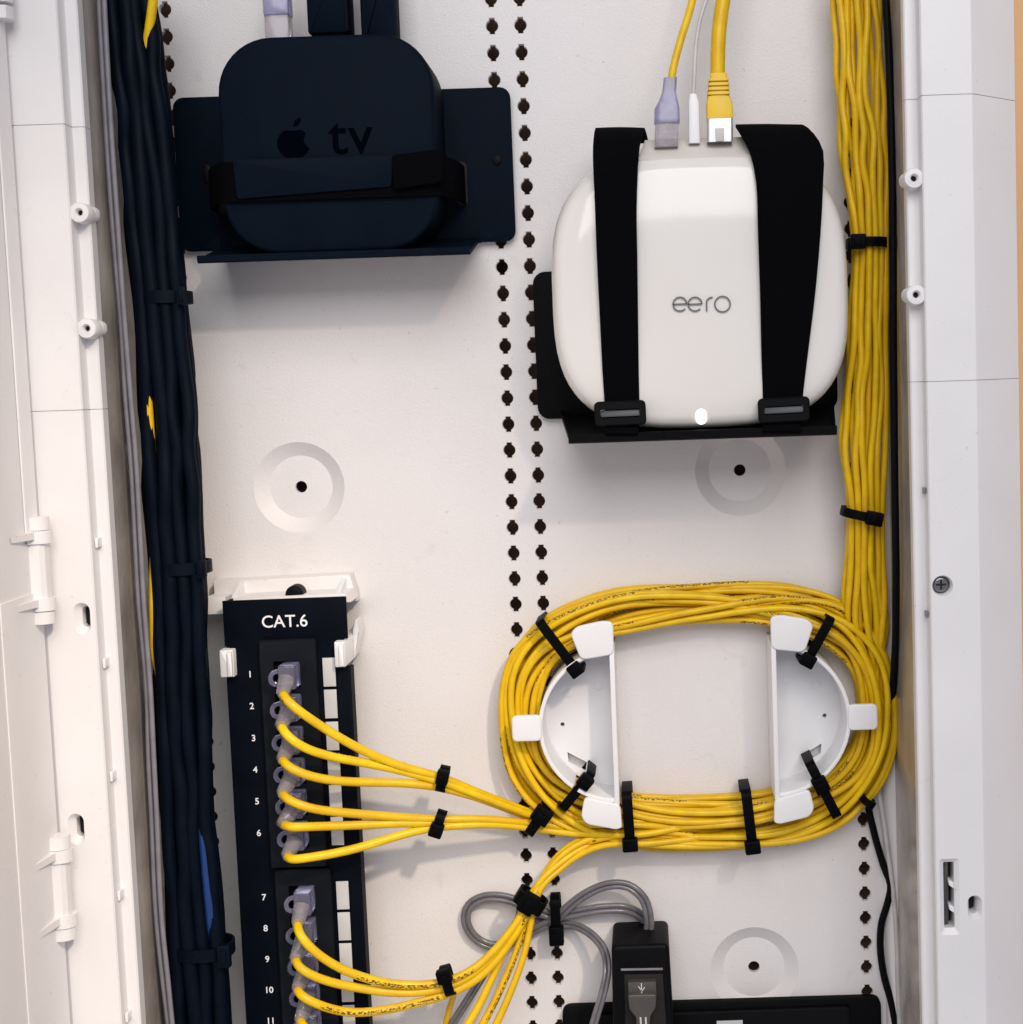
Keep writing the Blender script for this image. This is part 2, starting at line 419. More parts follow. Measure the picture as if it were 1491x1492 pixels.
# latch strike: dark pocket with a ribbed bar and two teeth
MB().box(185,191.5,-419.6,-387.6,77,79.2,0).build('latch_pocket',DARKH,enc)
lb=MB().prism(roundpoly([(186.4,-418.4),(188.6,-418.4),(188.9,-388.8),(186.6,-388.8)],.3),79,84.5,.4).build('latch_bar',PLATE,enc)
for y in (-398.2,-409.4):
    MB().prism([(188.2,y+1.2),(190.7,y-.2),(190.7,y-3.0),(188.6,y-1.4)],80,87.4,.3).build('tooth',WHITE2,lb)
sw=MB().prism(circle(187.4,-264.6,3.7,24),83.5,86.9,1.3,4).build('screw',PLATED,enc)
m=MB().box(185.2,189.6,-265.05,-264.15,86.6,86.97,0); m.box(186.95,187.85,-266.8,-262.4,86.6,86.98,0); m.build('cross_slot',DARKH,sw)
# screw bosses on the ledge
for sx,ys in ((-1,(-91.6,-140.9)),(1,(-88.8,-138.3))):
    for y in ys:
        x=sx*178.7; m=MB()
        m.wall([(circle(x,y,4.4,28),81),(circle(x,y,4.4,28),88.0),(circle(x,y,4.0,28),88.7),(circle(x,y,2.0,28),88.9),(circle(x,y,1.4,28),88.2),(circle(x,y,1.3,28),85)])
        b=m.build('screw_boss',FRAME,enc,smooth=40)
        MB().prism(circle(x,y,1.35,16),84.6,85.2,0).build('screw_hole',DARKH,b)
        MB().prism(oval(x-sx*1.6,y+.4,2.8,3.2),75,80.6,.5).build('boss_column',FRAME,b)
# little moulded nubs in the left groove lower down
for py in (790,965,1130,1303,1480):
    p=W(150+(py-790)*.054, py,84); MB().prism(oval(-181.0,p[1],.8,2.3,12),81,86.5,.4).build('groove_nub',FRAME,enc)
for py in (715,895):
    p=W(1345,py,84); MB().prism(oval(181.3,p[1],.4,1.4,12),81,86.0,.2).build('groove_nub',GREYD,enc)

# door, swung open about the left hinges, and its raised rim
dr=MB().prism([(-207.2,YT),(-207.2,YB),(-204.2,YB),(-204.2,YT)],93,470,.8).build('door',FRAME,enc)
m=MB().box(-204.3,-203.0,-232,YT-6,93.5,106,1.0); m.build('door_rim',FRAME,dr)
m=MB().box(-204.3,-203.5,YB+6,-253,93.5,137,.6); m.build('door_rim',FRAME,dr)
def hinge(yc):
    hg=MB(); 
    # sleeve carried by the door, rounded toward the cabinet
    pr=[]
    for k in range(13):
        a=math.radians(-90+180*k/12); pr.append((-201.5+5.6*math.cos(a), 98+5.6*math.sin(a)))
    pr += [(-206,103.6),(-206,92.4)]
    hg.extrude_y(pr,yc-17.5,yc-12.2); s=hg.build('hinge',FRAME,enc,smooth=40)
    MB().extrude_y(pr,yc+11.5,yc+17.0).build('collar',FRAME,s,smooth=40)
    m=MB(); pr2=[(-206,93),(-198.8,93),(-198.0,95),(-198.4,100.5),(-200,102.4),(-206,102.8)]; m.extrude_y(pr2,yc-12.2,yc+11.5); m.build('sleeve',FRAME,s,smooth=30)
    for a,b in ((yc+17.2,yc+22.8),(yc-23.2,yc-17.8)):
        m=MB(); pr3=[(x*.86-201.5*.14,(h-98)*.86+98) for x,h in pr]; m.extrude_y(pr3,a,b); m.build('knuckle',FRAME,s,smooth=40)
    for a in (yc+13.5,yc-15.5):
        m=MB(); m.add([(-201,a,103),(-201,a+3.2,103),(-203.6,a+3.0,122),(-203.6,a+.4,122),(-204.5,a,96),(-204.5,a+3.2,96)],[(0,1,2,3),(1,5,2),(0,3,4),(4,5,1,0),(4,3,2,5)]); m.build('fin',FRAME,s,smooth=0)
hinge(-243.5); hinge(-383.0)
# end of another knuckle at the top
m=MB(); pr=[(-206,93),(-199,93),(-197.4,97),(-199,102),(-206,103)]; m.extrude_y(pr,-12.5,-7.2); h2=m.build('hinge',FRAME,enc,smooth=40); MB().extrude_y([(x*.97-6,h) for x,h in pr],-5.6,3).build('knuckle',FRAME,h2,smooth=40)

# ================================================================== CABLES
def wob(n,amp,scale,seed,step=1.):
    r=np.random.RandomState(seed); t=np.arange(n)*step; o=np.zeros(n)
    for k in range(4):
        f=(k+1)/scale*(.7+.6*r.rand()); o+=np.sin(2*math.pi*f*t+r.rand()*6.28)/(k+1)
    return o*amp/1.4
# ---- left bundle of dark cables
def edge(tab,py):
    ys=[t[0] for t in tab]; return np.interp(py,ys,[t[1] for t in tab]), np.interp(py,ys,[t[2] for t in tab])
LT=[(-60,150,220),(0,155,226),(200,175,250),(330,186,262),(435,196,271),(600,206,285),(740,212,293),(830,219,299),(1000,228,304),(1200,236,312),(1390,246,330),(1500,252,338),(1600,256,345)]
slots=[(.11,38),(.37,36),(.63,35),(.88,37),(.16,45),(.42,44),(.66,43.5),(.89,45),(.14,52),(.36,53),(.60,52),(.84,51.5)]
navy_desc=['along the left edge of the dark bundle','in the middle of the dark bundle','behind the front strands of the dark bundle','on the side of the dark bundle toward the patch panel']
for i,(fx,hh) in enumerate(slots):
    pts=[]
    for j,py in enumerate(range(-60,1601,55)):
        a,b=edge(LT,py); pinch = min(1,min(abs(py-t) for t in (435,830,1395))/110)
        f=fx+ (rng.rand()-.5)*.10*pinch
        p=W(a+(b-a)*np.clip(f,.08,.92),py,hh+(rng.rand()-.5)*2.2*pinch); pts.append(p)
    o=MB().tube(catmull(pts,5),3.25 if i%3 else 3.6,12).build('coaxial_cable',COAX,smooth=60)
    tag(o,'blue-black cable in the thick bundle running down beside the patch panel','cable','blue-black cables tied in the left bundle')
def img_cable(pts,r,step=3,sides=10): return MB().tube(catmull([W(*p) for p in pts],step),r,sides)
o=img_cable([(226,-60,54.4),(223,0,54.4),(217,45,52.2),(212,80,50),(212,250,40),(216,440,40),(214,530,51.5),(217,600,53.0),(222,670,51),(228,760,42),(224,836,50.5),(224,900,51.8),(226,950,50.5),(236,1000,48.5),(236,1050,50.2),(240,1100,46),(250,1250,40),(262,1560,40)],2.1); o=o.build('network_cable',YELLOW,smooth=60)
tag(o,'yellow cable showing in slivers through the blue-black cable bundle','cable')
o=img_cable([(275,1000,42),(288,1120,43),(296,1210,51.6),(303,1290,52.7),(309,1350,52),(316,1400,46),(320,1600,42)],2.4); o=o.build('network_cable',BLUE,smooth=60)
tag(o,'bright blue cable glinting low in the blue-black cable bundle','cable')
for k,(dx,hh,lab) in enumerate(((0,60,'thin grey cable against the left side wall, nearer the dark bundle'),(-7.5,57,'thin grey cable hugging the left side wall of the cabinet'))):
    P=[(150,-60),(152,0),(156,80),(163,200),(172,330),(182,470),(190,570),(199,680),(204,770),(210,880),(219,1000),(224,1100),(229,1200),(235,1330),(245,1430),(254,1520),(262,1600)]
    o=img_cable([(x+dx*(1 if j%5 else .7),y,hh) for j,(x,y) in enumerate(P)],1.15); tag(o.build('thin_cable',GREYD,smooth=60),lab,'cable')
# ---- black cable right of the yellow bundle
o=img_cable([(1286,-60,40),(1291,0,42),(1297,120,44),(1301,300,46),(1302,500,46),(1304,700,46),(1306,860,42),(1304,960,26),(1296,1050,8),(1280,1120,3.2),(1266,1170,3),(1272,1205,4),(1288,1262,4),(1298,1290,5),(1293,1318,4),(1285,1345,4),(1283,1380,4),(1288,1420,4),(1300,1465,4),(1312,1540,5)],1.8)
tag(o.build('power_cable',BLACKP,smooth=60),'black cable running behind the yellow bundle and down the right corner','cable')

o=img_cable([(1280,1150,6),(1287,1188,6),(1295,1246,6),(1302,1301,6),(1307,1370,6),(1309,1438,6),(1311,1490,6),(1313,1560,6)],1.25)
tag(o.build('thin_cable',LTGREY,smooth=60),'pale thin cable in the right corner beside the wavy black cable','cable')
# ---- twelve yellow network cables: bundle -> coil -> patch panel
CCX,CCY=82.,-334.5
RT=[(-60,1207,1284),(0,1211,1286),(150,1216,1293),(250,1226,1297),(352,1243,1293),(450,1238,1293),(560,1229,1294),(650,1223,1293),(752,1236,1287),(830,1229,1290),(900,1226,1295),(950,1228,1300)]
def spx(c,n): return math.copysign(abs(c)**(2/n),c)
def coil(theta,r,hh):
    c,s=math.cos(theta),math.sin(theta)
    n=2.55; a=76.6+r*.92
    b=(41.5+r*1.12) if s>0 else (40.5+r*1.32)
    return np.array([CCX+a*spx(c,n), CCY+b*spx(s,n), hh])
EX={ # photo points from coil to plug: px,py,h
 1:[(645,1133,34),(600,1121,38),(560,1108,42),(500,1078,49),(450,1046,54),(424,1024,57),(413,1006,54),(411,1000,50)],
 2:[(645,1140,34),(590,1124,38),(540,1113,43),(480,1102,50),(440,1089,55),(420,1072,57),(411,1054,54),(409,1047,50)],
 3:[(641,1147,33),(590,1141,38),(540,1140,43),(490,1138,50),(445,1130,55),(422,1116,57),(412,1102,54),(411,1096,50)],
 4:[(641,1194,33),(600,1192,37),(560,1189,42),(500,1184,49),(450,1178,55),(425,1166,57),(413,1152,54),(411,1146,50)],
 5:[(640,1200,33),(590,1199,38),(530,1202,44),(470,1204,51),(435,1202,56),(420,1196,57),(411,1190,50)],
 6:[(640,1205,33),(600,1212,37),(560,1224,42),(510,1239,48),(455,1249,55),(428,1250,57),(420,1243,54),(418,1236,50)],
 7:[(772,1316,30),(735,1368,34),(700,1405,38),(655,1430,42),(600,1436,45),(550,1430,49),(495,1411,54),(455,1384,57),(437,1360,58),(432,1343,54),(433,1335,50)],
 8:[(768,1318,30),(730,1378,34),(695,1415,37),(650,1439,41),(590,1447,44),(530,1441,48),(470,1428,54),(440,1411,57),(431,1396,55),(430,1387,50)],
 9:[(777,1317,30),(742,1376,33),(700,1424,37),(655,1448,40),(610,1461,43),(560,1472,46),(510,1476,50),(465,1465,55),(442,1451,57),(434,1438,55),(433,1431,50)],
 10:[(766,1316,27),(735,1385,30),(715,1430,33),(690,1480,37),(650,1530,42),(560,1550,48),(480,1520,55),(446,1496,57),(438,1484,55),(437,1476,50)],
 11:[(774,1318,27),(755,1380,30),(737,1425,33),(705,1490,37),(660,1550,42),(560,1590,48),(490,1565,55),(450,1540,57),(441,1528,50)],
 12:[(779,1317,28),(766,1385,31),(748,1436,34),(722,1495,37),(680,1560,42),(580,1620,48),(500,1600,55),(455,1585,57),(445,1572,50)]}
for k in EX:
    e=EX[k]; e[-1]=(e[-1][0]+1,e[-1][1]+10,e[-1][2]); e[-2]=(e[-2][0]+1,e[-2][1]+10,e[-2][2]+1); e[-3]=(e[-3][0],e[-3][1]+3,e[-3][2])
# slots across the coil's section: six wide, six high, shuffled but kept in tidy layers
grid=[(ri,hi) for hi in range(6) for ri in range(6)]
sl=list(grid); random.Random(5).shuffle(sl)
RAD=1.92
def smooth(t): t=min(1,max(0,t)); return t*t*(3-2*t)
port_pts={}
LAB=['yellow network cable in port one, topmost lead of the black patch panel','yellow network cable in port two, middle of the three leads in the upper tie',
'yellow network cable in port three, lowest of the three leads in the upper tie','yellow network cable in port four, uppermost lead of the second tie',
'yellow network cable in port five, running nearly level to the second tie','yellow network cable in port six, rising toward the second tie',
'yellow network cable in port seven, first lead of the lower port block','yellow network cable in port eight, between the leads of ports seven and nine',
'yellow network cable in port nine, sagging lowest before its tie','yellow network cable dropping from the fan-out tie, closest to the leads of port nine',
'yellow network cable dropping from the fan-out tie between two others','yellow network cable dropping steepest from the fan-out tie toward the bottom shelf']
for i in range(12):
    rr=np.random.RandomState(100+i)
    # vertical bundle
    fx=[.07,.24,.41,.58,.75,.92,.15,.32,.49,.66,.83,.95][i]; lay=0 if i<6 else 1
    pts=[]
    for py in list(range(-60,940,42)):
        a,b=edge(RT,py); pinch=min(1,min(abs(py-t) for t in (352,752))/120)
        f=fx+(rr.rand()-.5)*.16*pinch
        f=np.clip(f,.04,.96)
        hh=(31 if lay else 27)-11*abs(f-.5)+(rr.rand()-.5)*2.5*pinch - max(0,(py-700))*.05
        pts.append(np.array(W(a+(b-a)*f,py,hh)))
    # coil
    turns=[sl[i],sl[12+i],sl[24+i]]
    th0=math.radians(-4); th1=-(2*math.pi*2+math.radians(78)); N=190
    ph=rr.rand(6)*6.28
    cp=[]
    for k in range(N+1):
        th=th0+(th1-th0)*k/N; prog=(th0-th)/(2*math.pi)
        t=int(prog+.12); fr=prog+.12-t
        A=turns[min(t,2)]; Bs=turns[min(t+1,2)]; q=smooth((fr-.80)/.2)
        ri=A[0]*(1-q)+Bs[0]*q; hi=A[1]*(1-q)+Bs[1]*q
        r=2.6+ri*3.5+1.7*math.sin(2*th+ph[0])+1.3*math.sin(3.1*th+ph[1])+.7*math.sin(5.3*th+ph[4])
        r=min(21.8,max(2.9,r))
        mod=th%(2*math.pi); lift=5.5*math.exp(-((mod-math.radians(42))/.55)**2)
        hh=3.2+hi*3.15*(1-.25*(lift/5.5))+lift+1.0*math.sin(2.7*th+ph[2])+.6*math.sin(4.4*th+ph[3])
        # round the section: outer and inner strands lie lower
        e=abs((r-11.5)/10); hh=hh*(1-.22*e*e)
        if k<10: hh=min(hh,8+hh*.3)
        cp.append(coil(th,r,max(1.9,hh)))
    last=cp[-1]
    k=i+1; kk=(i%6)
    if k<=6:
        jy=1188+kk*4.2; mid=[np.array(W(930,1192+kk*5,15+kk%3*3)),np.array(W(870,1193+kk*4.5,14+kk%3*3)),np.array(W(825,1194+kk*4.,13+kk%2*3)),np.array(W(790,1189+kk*4.,13.5+kk%2*3.3))]
        if k<=3: mid+=[np.array(W(740,1171+kk*4,20+kk%2*3)),np.array(W(695,1154+kk*4.,27+kk%2*2))]
        else: mid+=[np.array(W(745,1197+(kk-3)*3.,20+kk%2*3)),np.array(W(700,1193+(kk-3)*4.,27+kk%2*2))]
    else:
        mid=[np.array(W(935,1205+kk*5.,14+kk%3*3)),np.array(W(885,1212+kk*3.6,14+kk%3*3)),np.array(W(840,1226+kk*4.2,16+kk%2*3.4)),np.array(W(812,1246+kk*5.0,20+kk%2*3)),np.array(W(790,1280+(kk%3)*3,25+(kk//3)*2))]
    path=pts+cp+mid+[np.array(W(*p)) for p in EX[k]]
    sm=catmull(path,3.0)
    # relax so that the joins between the runs bend evenly
    S=np.array(sm)
    for _ in range(5): S[1:-1]=.25*S[:-2]+.5*S[1:-1]+.25*S[2:]
    nb=len(S); lead=np.cumsum(np.linalg.norm(np.diff(S,axis=0,prepend=S[:1]),axis=1)); lead=lead[-1]-lead; RR=1.62+.48*np.clip((150-lead)/80,0,1)
    root=thing('network_cable',LAB[i],'cable','yellow network cables of the patch panel')
    MB().tube(S,RR,10,u0=rr.rand()*300,twist=.0012*(rr.rand()-.5)).build('jacket',YELLOW,root,smooth=60)
    port_pts[k]=(root,)
# ---- patch panel geometry (mm): plug rows follow the printed numbers
ROW={1:-304.1,2:-319.4,3:-334.9,4:-350.2,5:-365.6,6:-381.1,7:-412.7,8:-428.0,9:-443.3,10:-458.6,11:-474.0,12:-489.4}
PH=32.
for k,(root,) in port_pts.items():
    y=ROW[k]; x=-111.2 if k<7 else -109.6
    pb=MB(); pb.prism(rrect(x-3.9,x+3.9,y-5.6,y+5.6,.6,2),PH+.6,PH+13,.7); pb.build('plug',PLUG,root)
    e=np.array(W(*EX[k][-1])); e2=np.array(W(*EX[k][-2]))
    m=MB().tube([(x-.2,y-.6,PH+12),(e[0]*.5+x*.5,e[1]*.5+y*.5-.4,PH+15),tuple(e),tuple(e*.55+e2*.45)],[3.9,3.7,3.1,2.3],12); m.build('boot',BOOT,root,smooth=50)
    hk=[(x-3.6,y+3.2,PH+11),(x-6.2,y+2.6,PH+11.5),(x-7.6,y+.6,PH+12),(x-7.0,y-2.2,PH+12),(x-4.4,y-3.4,PH+11.5),(x-3.4,y-3.4,PH+11)]
    MB().tube(catmull(hk,1.),.75,6,flat=1.6).build('latch_guard',PLUG,root,smooth=60)

# ---- white cable-management spools
def spool(flip, x0, label):
    f=lambda x,y:(x0+(-x if flip else x), y)
    G=lambda poly:[f(*p) for p in poly]
    yc=-335.5; root=thing('cable_spool',label,'cable spool','white half-round cable spools')
    def arc(rx,ry,n=26,cut=.0): return [(-rx*math.cos(a),yc+ry*math.sin(a)) for a in np.linspace(-math.pi/2+cut,math.pi/2-cut,n)]
    out=[(0,yc-37.5)]+arc(37.4,37.0)[::1]+[(0,yc+37.0)]
    slot=[(-20.2,yc-25.0),(-24.6,yc-22.0),(-25.4,yc-16.6),(-21.0,yc-20.0)] if False else [(-17.0,yc-27.4),(-25.2,yc-22.6),(-25.6,yc-17.8),(-16.2,yc-23.2)]
    # dished base with a tie slot and two small pips
    m=MB(); base=[(-.4,yc-36.6)]+arc(36.6,36.4)[1:-1]+[(-.4,yc+36.4)]
    small=circle(-27.5,yc-3.8,1.05,12)
    m.plate(G(base),[G(slot),G(small)],4.2); m.wall([(G(slot),4.2),(G(slot),1.2)]); m.wall([(G(small),4.2),(G(small),2.2)])
    m.build('base',WHITE2,root,smooth=30)
    for cx,cy in ((-9,yc+14.5),(-24,yc+11.5)):
        MB().prism(G(circle(cx,cy,2.1,18)),4.0,4.5,.15).build('moulding_pip',WHITE2,root)
    # curved wall, left open where the tie slots pass
    for lo,hi in ((-.98,-.65),(-.60,1.02)):
        lo*=math.pi/2*.98; hi*=math.pi/2*.98; hi=min(hi,math.pi/2*.985)
        aa=np.linspace(lo,hi,22)
        po=[(-37.6*math.cos(a),yc+37.4*math.sin(a)) for a in aa]; pi_=[(-35.6*math.cos(a),yc+35.4*math.sin(a)) for a in aa][::-1]
        MB().prism(G(po+pi_),.3,29,.6).build('curved_wall',WHITE2,root)
    MB().prism(G([(-2.5,yc-38.5),(0,yc-38.5),(0,yc+38),(-2.5,yc+38)]),.3,29.6,.6).build('straight_wall',WHITE2,root)
    MB().prism(G(roundpoly([(-.2,yc+34.8),(-.0,yc+50.4),(-5,yc+51.2),(-17.5,yc+48.8),(-20.6,yc+45.6),(-16.0,yc+32.6)],3.0)),27.6,30.6,.8,3,True).build('retaining_flap',WHITE2,root)
    MB().prism(G(roundpoly([(0.4,yc-38.2),(.8,yc-49.5),(-2,yc-50.3),(-16.2,yc-47.2),(-18.8,yc-43.4),(-16.8,yc-33.6)],2.6)),27.6,30.6,.8,3,True).build('retaining_flap',WHITE2,root)
    MB().prism(G(rrect(-50.2,-36.0,yc-5.9,yc+6.7,2.4)),27.0,30.0,.8,3,True).build('side_tab',WHITE2,root)
    return root
spool(False,41.8,'white half-round cable spool inside the coil on the side of the patch leads')
spool(True,116.4,'white half-round cable spool inside the coil next to the right cabinet wall')

# ---- cable ties
def tie(P1,P2,h0,h1,wd,head,label,group,rm=4.,mt=None,hs=1.5,ht=4.2,hl=6.5):
    a=np.array(W(P1[0],P1[1],h1)); b=np.array(W(P2[0],P2[1],h1)); d=b-a; L=np.linalg.norm(d[:2]); d=d/L; pz=np.array([-d[1],d[0],0])
    root=thing('cable_tie',label,'cable tie',group)
    mt=mt or TIE; r=min(rm,(h1-h0)*.46,L*.46); loop=rrect(0,L,h0,h1,r,5)
    inn=rrect(1.1,L-1.1,h0+1.1,h1-1.1,max(.3,r-1.1),5); n=len(loop); vs=[]
    for sgn in (-1,1):
        for P in (loop,inn):
            for u,h in P:
                q=a+d*u+pz*(sgn*wd/2); vs.append((q[0],q[1],h))
    fs=[]
    for i in range(n):
        j=(i+1)%n
        fs+=[(i,j,n+j,n+i),(2*n+i,3*n+i,3*n+j,2*n+j),(i,2*n+i,2*n+j,j),(n+i,n+j,3*n+j,3*n+i)]
    MB().add(vs,fs).build('strap',mt,root,smooth=35)
    if head is not None:
        c=a+d*(head*L); w2=wd*hs/2
        m=MB(); q=[c+d*sx*hl/2+pz*sy*w2 for sx,sy in ((-1,-1),(1,-1),(1,1),(-1,1))]
        m.prism(roundpoly([(p[0],p[1]) for p in q],.9,3),h1-1.6,h1+ht-1.4,.6).build('head',mt,root)
        m=MB(); q=[c+d*sx*hl*.2+pz*sy*w2*.55 for sx,sy in ((-1,-1),(1,-1),(1,1),(-1,1))]
        m.prism([(p[0],p[1]) for p in q],h1+ht-1.5,h1+ht-.6,.2).build('pawl',mt,root)
    return root
gC='black ties holding the yellow coil'; gP='black ties gathering the patch leads'; gB='black ties round the yellow vertical bundle'; gL='black ties round the blue-black bundle'
tie((785,905),(846,985),2,28.5,4.6,.88,'black cable tie over the coil beside the lone perforated hole columns',gC)
tie((1212,900),(1172,972),2,29,4.6,.86,'black cable tie crossing the coil where it meets the yellow vertical bundle',gC)
tie((817,1182),(862,1128),2,28.0,4.6,.80,'black cable tie through the lower slot of the spool by the patch leads',gC)
tie((1222,1194),(1180,1112),2,28.5,4.8,.62,'black cable tie through the lower slot of the spool by the right wall',gC,hl=8)
tie((913,1155),(919,1238),2,27.5,5.0,.91,'black cable tie round the coil bottom just right of the lower spool flap',gC)
tie((1087,1152),(1098,1243),2,27.5,5.0,.90,'black cable tie round the coil bottom between the two spools, left of the far flap',gC)
tie((798,1176),(768,1219),9,22,5.0,.28,'black cable tie clamping six patch leads where they join the coil',gP,hl=8,hs=1.8)
tie((648,1119),(640,1157),29,38,4.6,.35,'black cable tie on the upper three patch leads',gP,hs=1.25,hl=7)
tie((644,1184),(634,1216),29,37.5,4.6,.80,'black cable tie on the middle three patch leads',gP,hs=1.4)
tie((645,1413),(657,1455),36,46,4.6,.22,'black cable tie on the patch leads of ports seven to nine',gP,hs=1.5)
tie((752,1306),(792,1330),22,34.5,7.0,.45,'black cable tie where the lower patch leads fan out over the grey cord',gP,hl=8,hs=1.5,ht=3.)
tie((808,1308),(812,1380),.5,12.5,4.8,.76,'black cable tie holding the folded grey cord to the panel',gP,hl=9.5,hs=1.5)
tie((1239,352),(1297,351),10,34.5,4.6,.20,'black cable tie round the yellow bundle beside the white router',gB,hl=7,rm=9)
tie((1231,747),(1291,759),8,33.5,4.4,.72,'black cable tie round the yellow bundle below the white router',gB,hl=8,rm=9)
tie((193,433),(268,431),33,57.0,5.6,.96,'black cable tie round the blue-black bundle below the streaming box bracket',gL,hl=4,ht=2.6,rm=11,mt=COAX)
tie((217,832),(297,829),33,57.0,5.6,.96,'black cable tie round the blue-black bundle beside the patch panel top',gL,hl=4,ht=2.6,rm=11,mt=COAX)
tie((243,1396),(331,1393),33,57.5,6.0,.95,'black cable tie round the blue-black bundle near port nine',gL,hl=6,hs=1.8,ht=3,rm=11,mt=COAX)
tie((1258,1166),(1276,1178),9,24,3.6,None,'small black tie end at the coil corner above the right hole column',gC)

# ================================================================== PATCH PANEL
pp=thing('patch_panel','black vertical network patch panel marked CAT.6 with numbered ports and label strips','patch panel')
XL,XR=-142.6,-84.2
plate=[(XL,-268.6),(XL,-290.5),(XL+2.2,-290.5),(XL+2.2,-305),(XL,-305),(XL,-560),(XR+1.4,-560),(XR+.6,-301.5),(XR-1.8,-301.5),(XR-1.8,-288.4),(XR,-288.4),(XR,-268.4)]
MB().prism(plate,PH-1.6,PH,.3).build('face_plate',PATCH,pp)
MB().prism([(XL+.6,-269.2),(XL+2,-269.2),(XL+2,-559),(XL+.6,-559)],PH-12,PH-1.6,0).build('side_flange',PATCH,pp)
MB().prism([(XR-1.6,-303),(XR,-303),(XR+.8,-559),(XR-.8,-559)],PH-12,PH-1.6,0).build('side_flange',PATCH,pp)
# port blocks with jack openings
for rows,xc,yt,yb in ((range(1,7),-111.4,-287.4,-397.5),(range(7,13),-110.0,-398.6,-505)):
    x0,x1=xc-14.2,xc+12.6; hs=[rrect(xc-7.6,xc+4.9,ROW[k]-6.6,ROW[k]+6.6,.4,1) for k in rows]
    m=MB(); o=rrect(x0,x1,yb,yt,.8,2); m.plate(inset(ccw(o),.6),hs,PH+4.2); m.wall([(ccw(o),PH-.2),(ccw(o),PH+3.5),(inset(ccw(o),.6),PH+4.2)])
    for q in hs: m.wall([(q,PH+4.2),(q,PH-.6)])
    b=m.build('port_block',BLOCK,pp,smooth=30)
    for k in rows:
        MB().box(xc-8,xc+5.3,ROW[k]-7,ROW[k]+7,PH-1,PH-.4,0).build('jack',DARKH,b)
for k in range(1,13):
    y=ROW[k]; x=-93.6 if k<7 else -92.6
    text_mb(str(k),4.3,-131.3 + (.7 if k>6 else 0),y,PH+.05,0,.06,.06).build('port_number',INK,pp,smooth=0)
    f=MB().box(x-3.6,x+3.6,y-7.5,y+7.5,PH-.1,PH+.5,.2).build('label_holder',PATCH,pp)
    MB().box(x-2.95,x+2.95,y-6.9,y+6.9,PH+.45,PH+.8,.1).build('label_strip',LABEL,f)
text_mb('CAT.6',8.2,-113.6,-279.4,PH+.05,.0,.05,.08).build('lettering',INK,pp,smooth=0)
# white stand-off bracket carrying the panel
br=thing('panel_bracket','white plastic stand-off bracket with clips behind the top of the patch panel','bracket')
m=MB()
m.prism([(-153,-261.8),(-86,-260.5),(-83.5,-270),(-83.5,-274),(-153,-276)],.3,9,1.5)
m.build('foot',WHITE,br)
m=MB(); m.prism([(-138,-268),(-84.6,-267.2),(-82.5,-271.5),(-139,-272)],8,PH-2.4,.5); m.build('web',WHITE,br)
m=MB(); m.prism([(-153,-276.2),(-143.6,-276.2),(-143.6,-268),(-153,-268)],8,22,.5); m.build('ear',WHITE2,br)
for xa,xb in ((-139.5,-137.5),(-90,-88)):
    m=MB(); m.add([(xa,-268,9),(xb,-268,9),(xb,-262.3,9),(xa,-262.3,9),(xa,-268,27),(xb,-268,27)],[(0,1,2,3),(0,4,5,1),(4,3,2,5),(0,3,4),(1,5,2)]); m.build('gusset',WHITE2,br,smooth=0)
for xa,xb,ya,yb in ((XL-1.4,XL+5.2,-304.2,-291.2),(XR-5.6,XR-.6,-301.2,-289)):
    c=MB().prism(rrect(xa,xb,ya,yb,.6,2),6,PH+5.2,.8).build('clip',WHITE2,br)
    MB().prism(rrect(xb-2.6,xb-.4,ya+.6,yb-.8,.4,2),PH+4.6,PH+7,.5).build('clip_lip',WHITE2,c)
MB().prism([(XR-.6,-300.6),(XR+2.6,-288),(XR+1.0,-282),(XR-.6,-287)],1,16,.5).build('side_gusset',WHITE2,br)
MB().prism(circle(-109.8,-267.4,4.3,20),PH-14,PH-5,1.6,4).build('rivet',BLACKP,br)

# ================================================================== STREAMING BOX on its bracket
sb=thing('streaming_box_bracket','wide blue-black wall bracket with lower ledge behind the streaming box','bracket')
MB().prism(rrect(-160.2,.9,-102.4,-29.6,5,5),3.2,5.2,.5).build('back_plate',NAVY,sb)
m=MB(); pr=[(-101.5,4),(-102.6,5.4),(-111.6,47.4),(-110.8,48.6),(-108.2,48.8),(-108.0,47.6),(-109.6,47.2),(-101.0,7),(-100.2,4)]
m.extrude_x(pr,-140.6,-16.8); m.build('ledge',NAVY,sb,smooth=30)
for xa,xb in ((-146.0,-140.6),(-16.8,-15.0)):
    s=1 if xa<-100 else -1
    MB().prism([(-140.6 if s>0 else -16.8,-103),(-150.5 if s>0 else -9.0,-100.2),(-140.6 if s>0 else -16.8,-95)],3.4,5.6,.2).build('ledge_web',NAVY,sb)
for x,y in ((-145.5,-66),(-6.5,-64)):
    MB().prism(oval(x,y,2.0,4.5 if x<-100 else 2.2,18),5.0,6.0,.3).build('screw_head',BLACKP,sb)
for x in (-139.2,-24.0): MB().prism(oval(x,-74.5,2.8,10.5),5.0,5.7,.2).build('strap_slot',DARKH,sb)

bx=thing('streaming_box','rounded square blue-black streaming box with apple and tv mark, strapped to its bracket','streaming box')
X0,X1,Y0,Y1=-128.2,-30.4,-108.2,-11.2
def squ(x0,x1,y0,y1,r): return rrect(x0,x1,y0,y1,r,10)
m=MB()
rings=[]
for d,h in ((3,8),(.8,9.2),(0,11),(0,42.6),(.3,43.8),(.9,44.6),(2.0,45.0)): rings.append([(x,y,h) for x,y in squ(X0+d,X1-d,Y0+d,Y1-d,25-d)])
m.loft(rings).build('case',NAVY,bx,smooth=35)
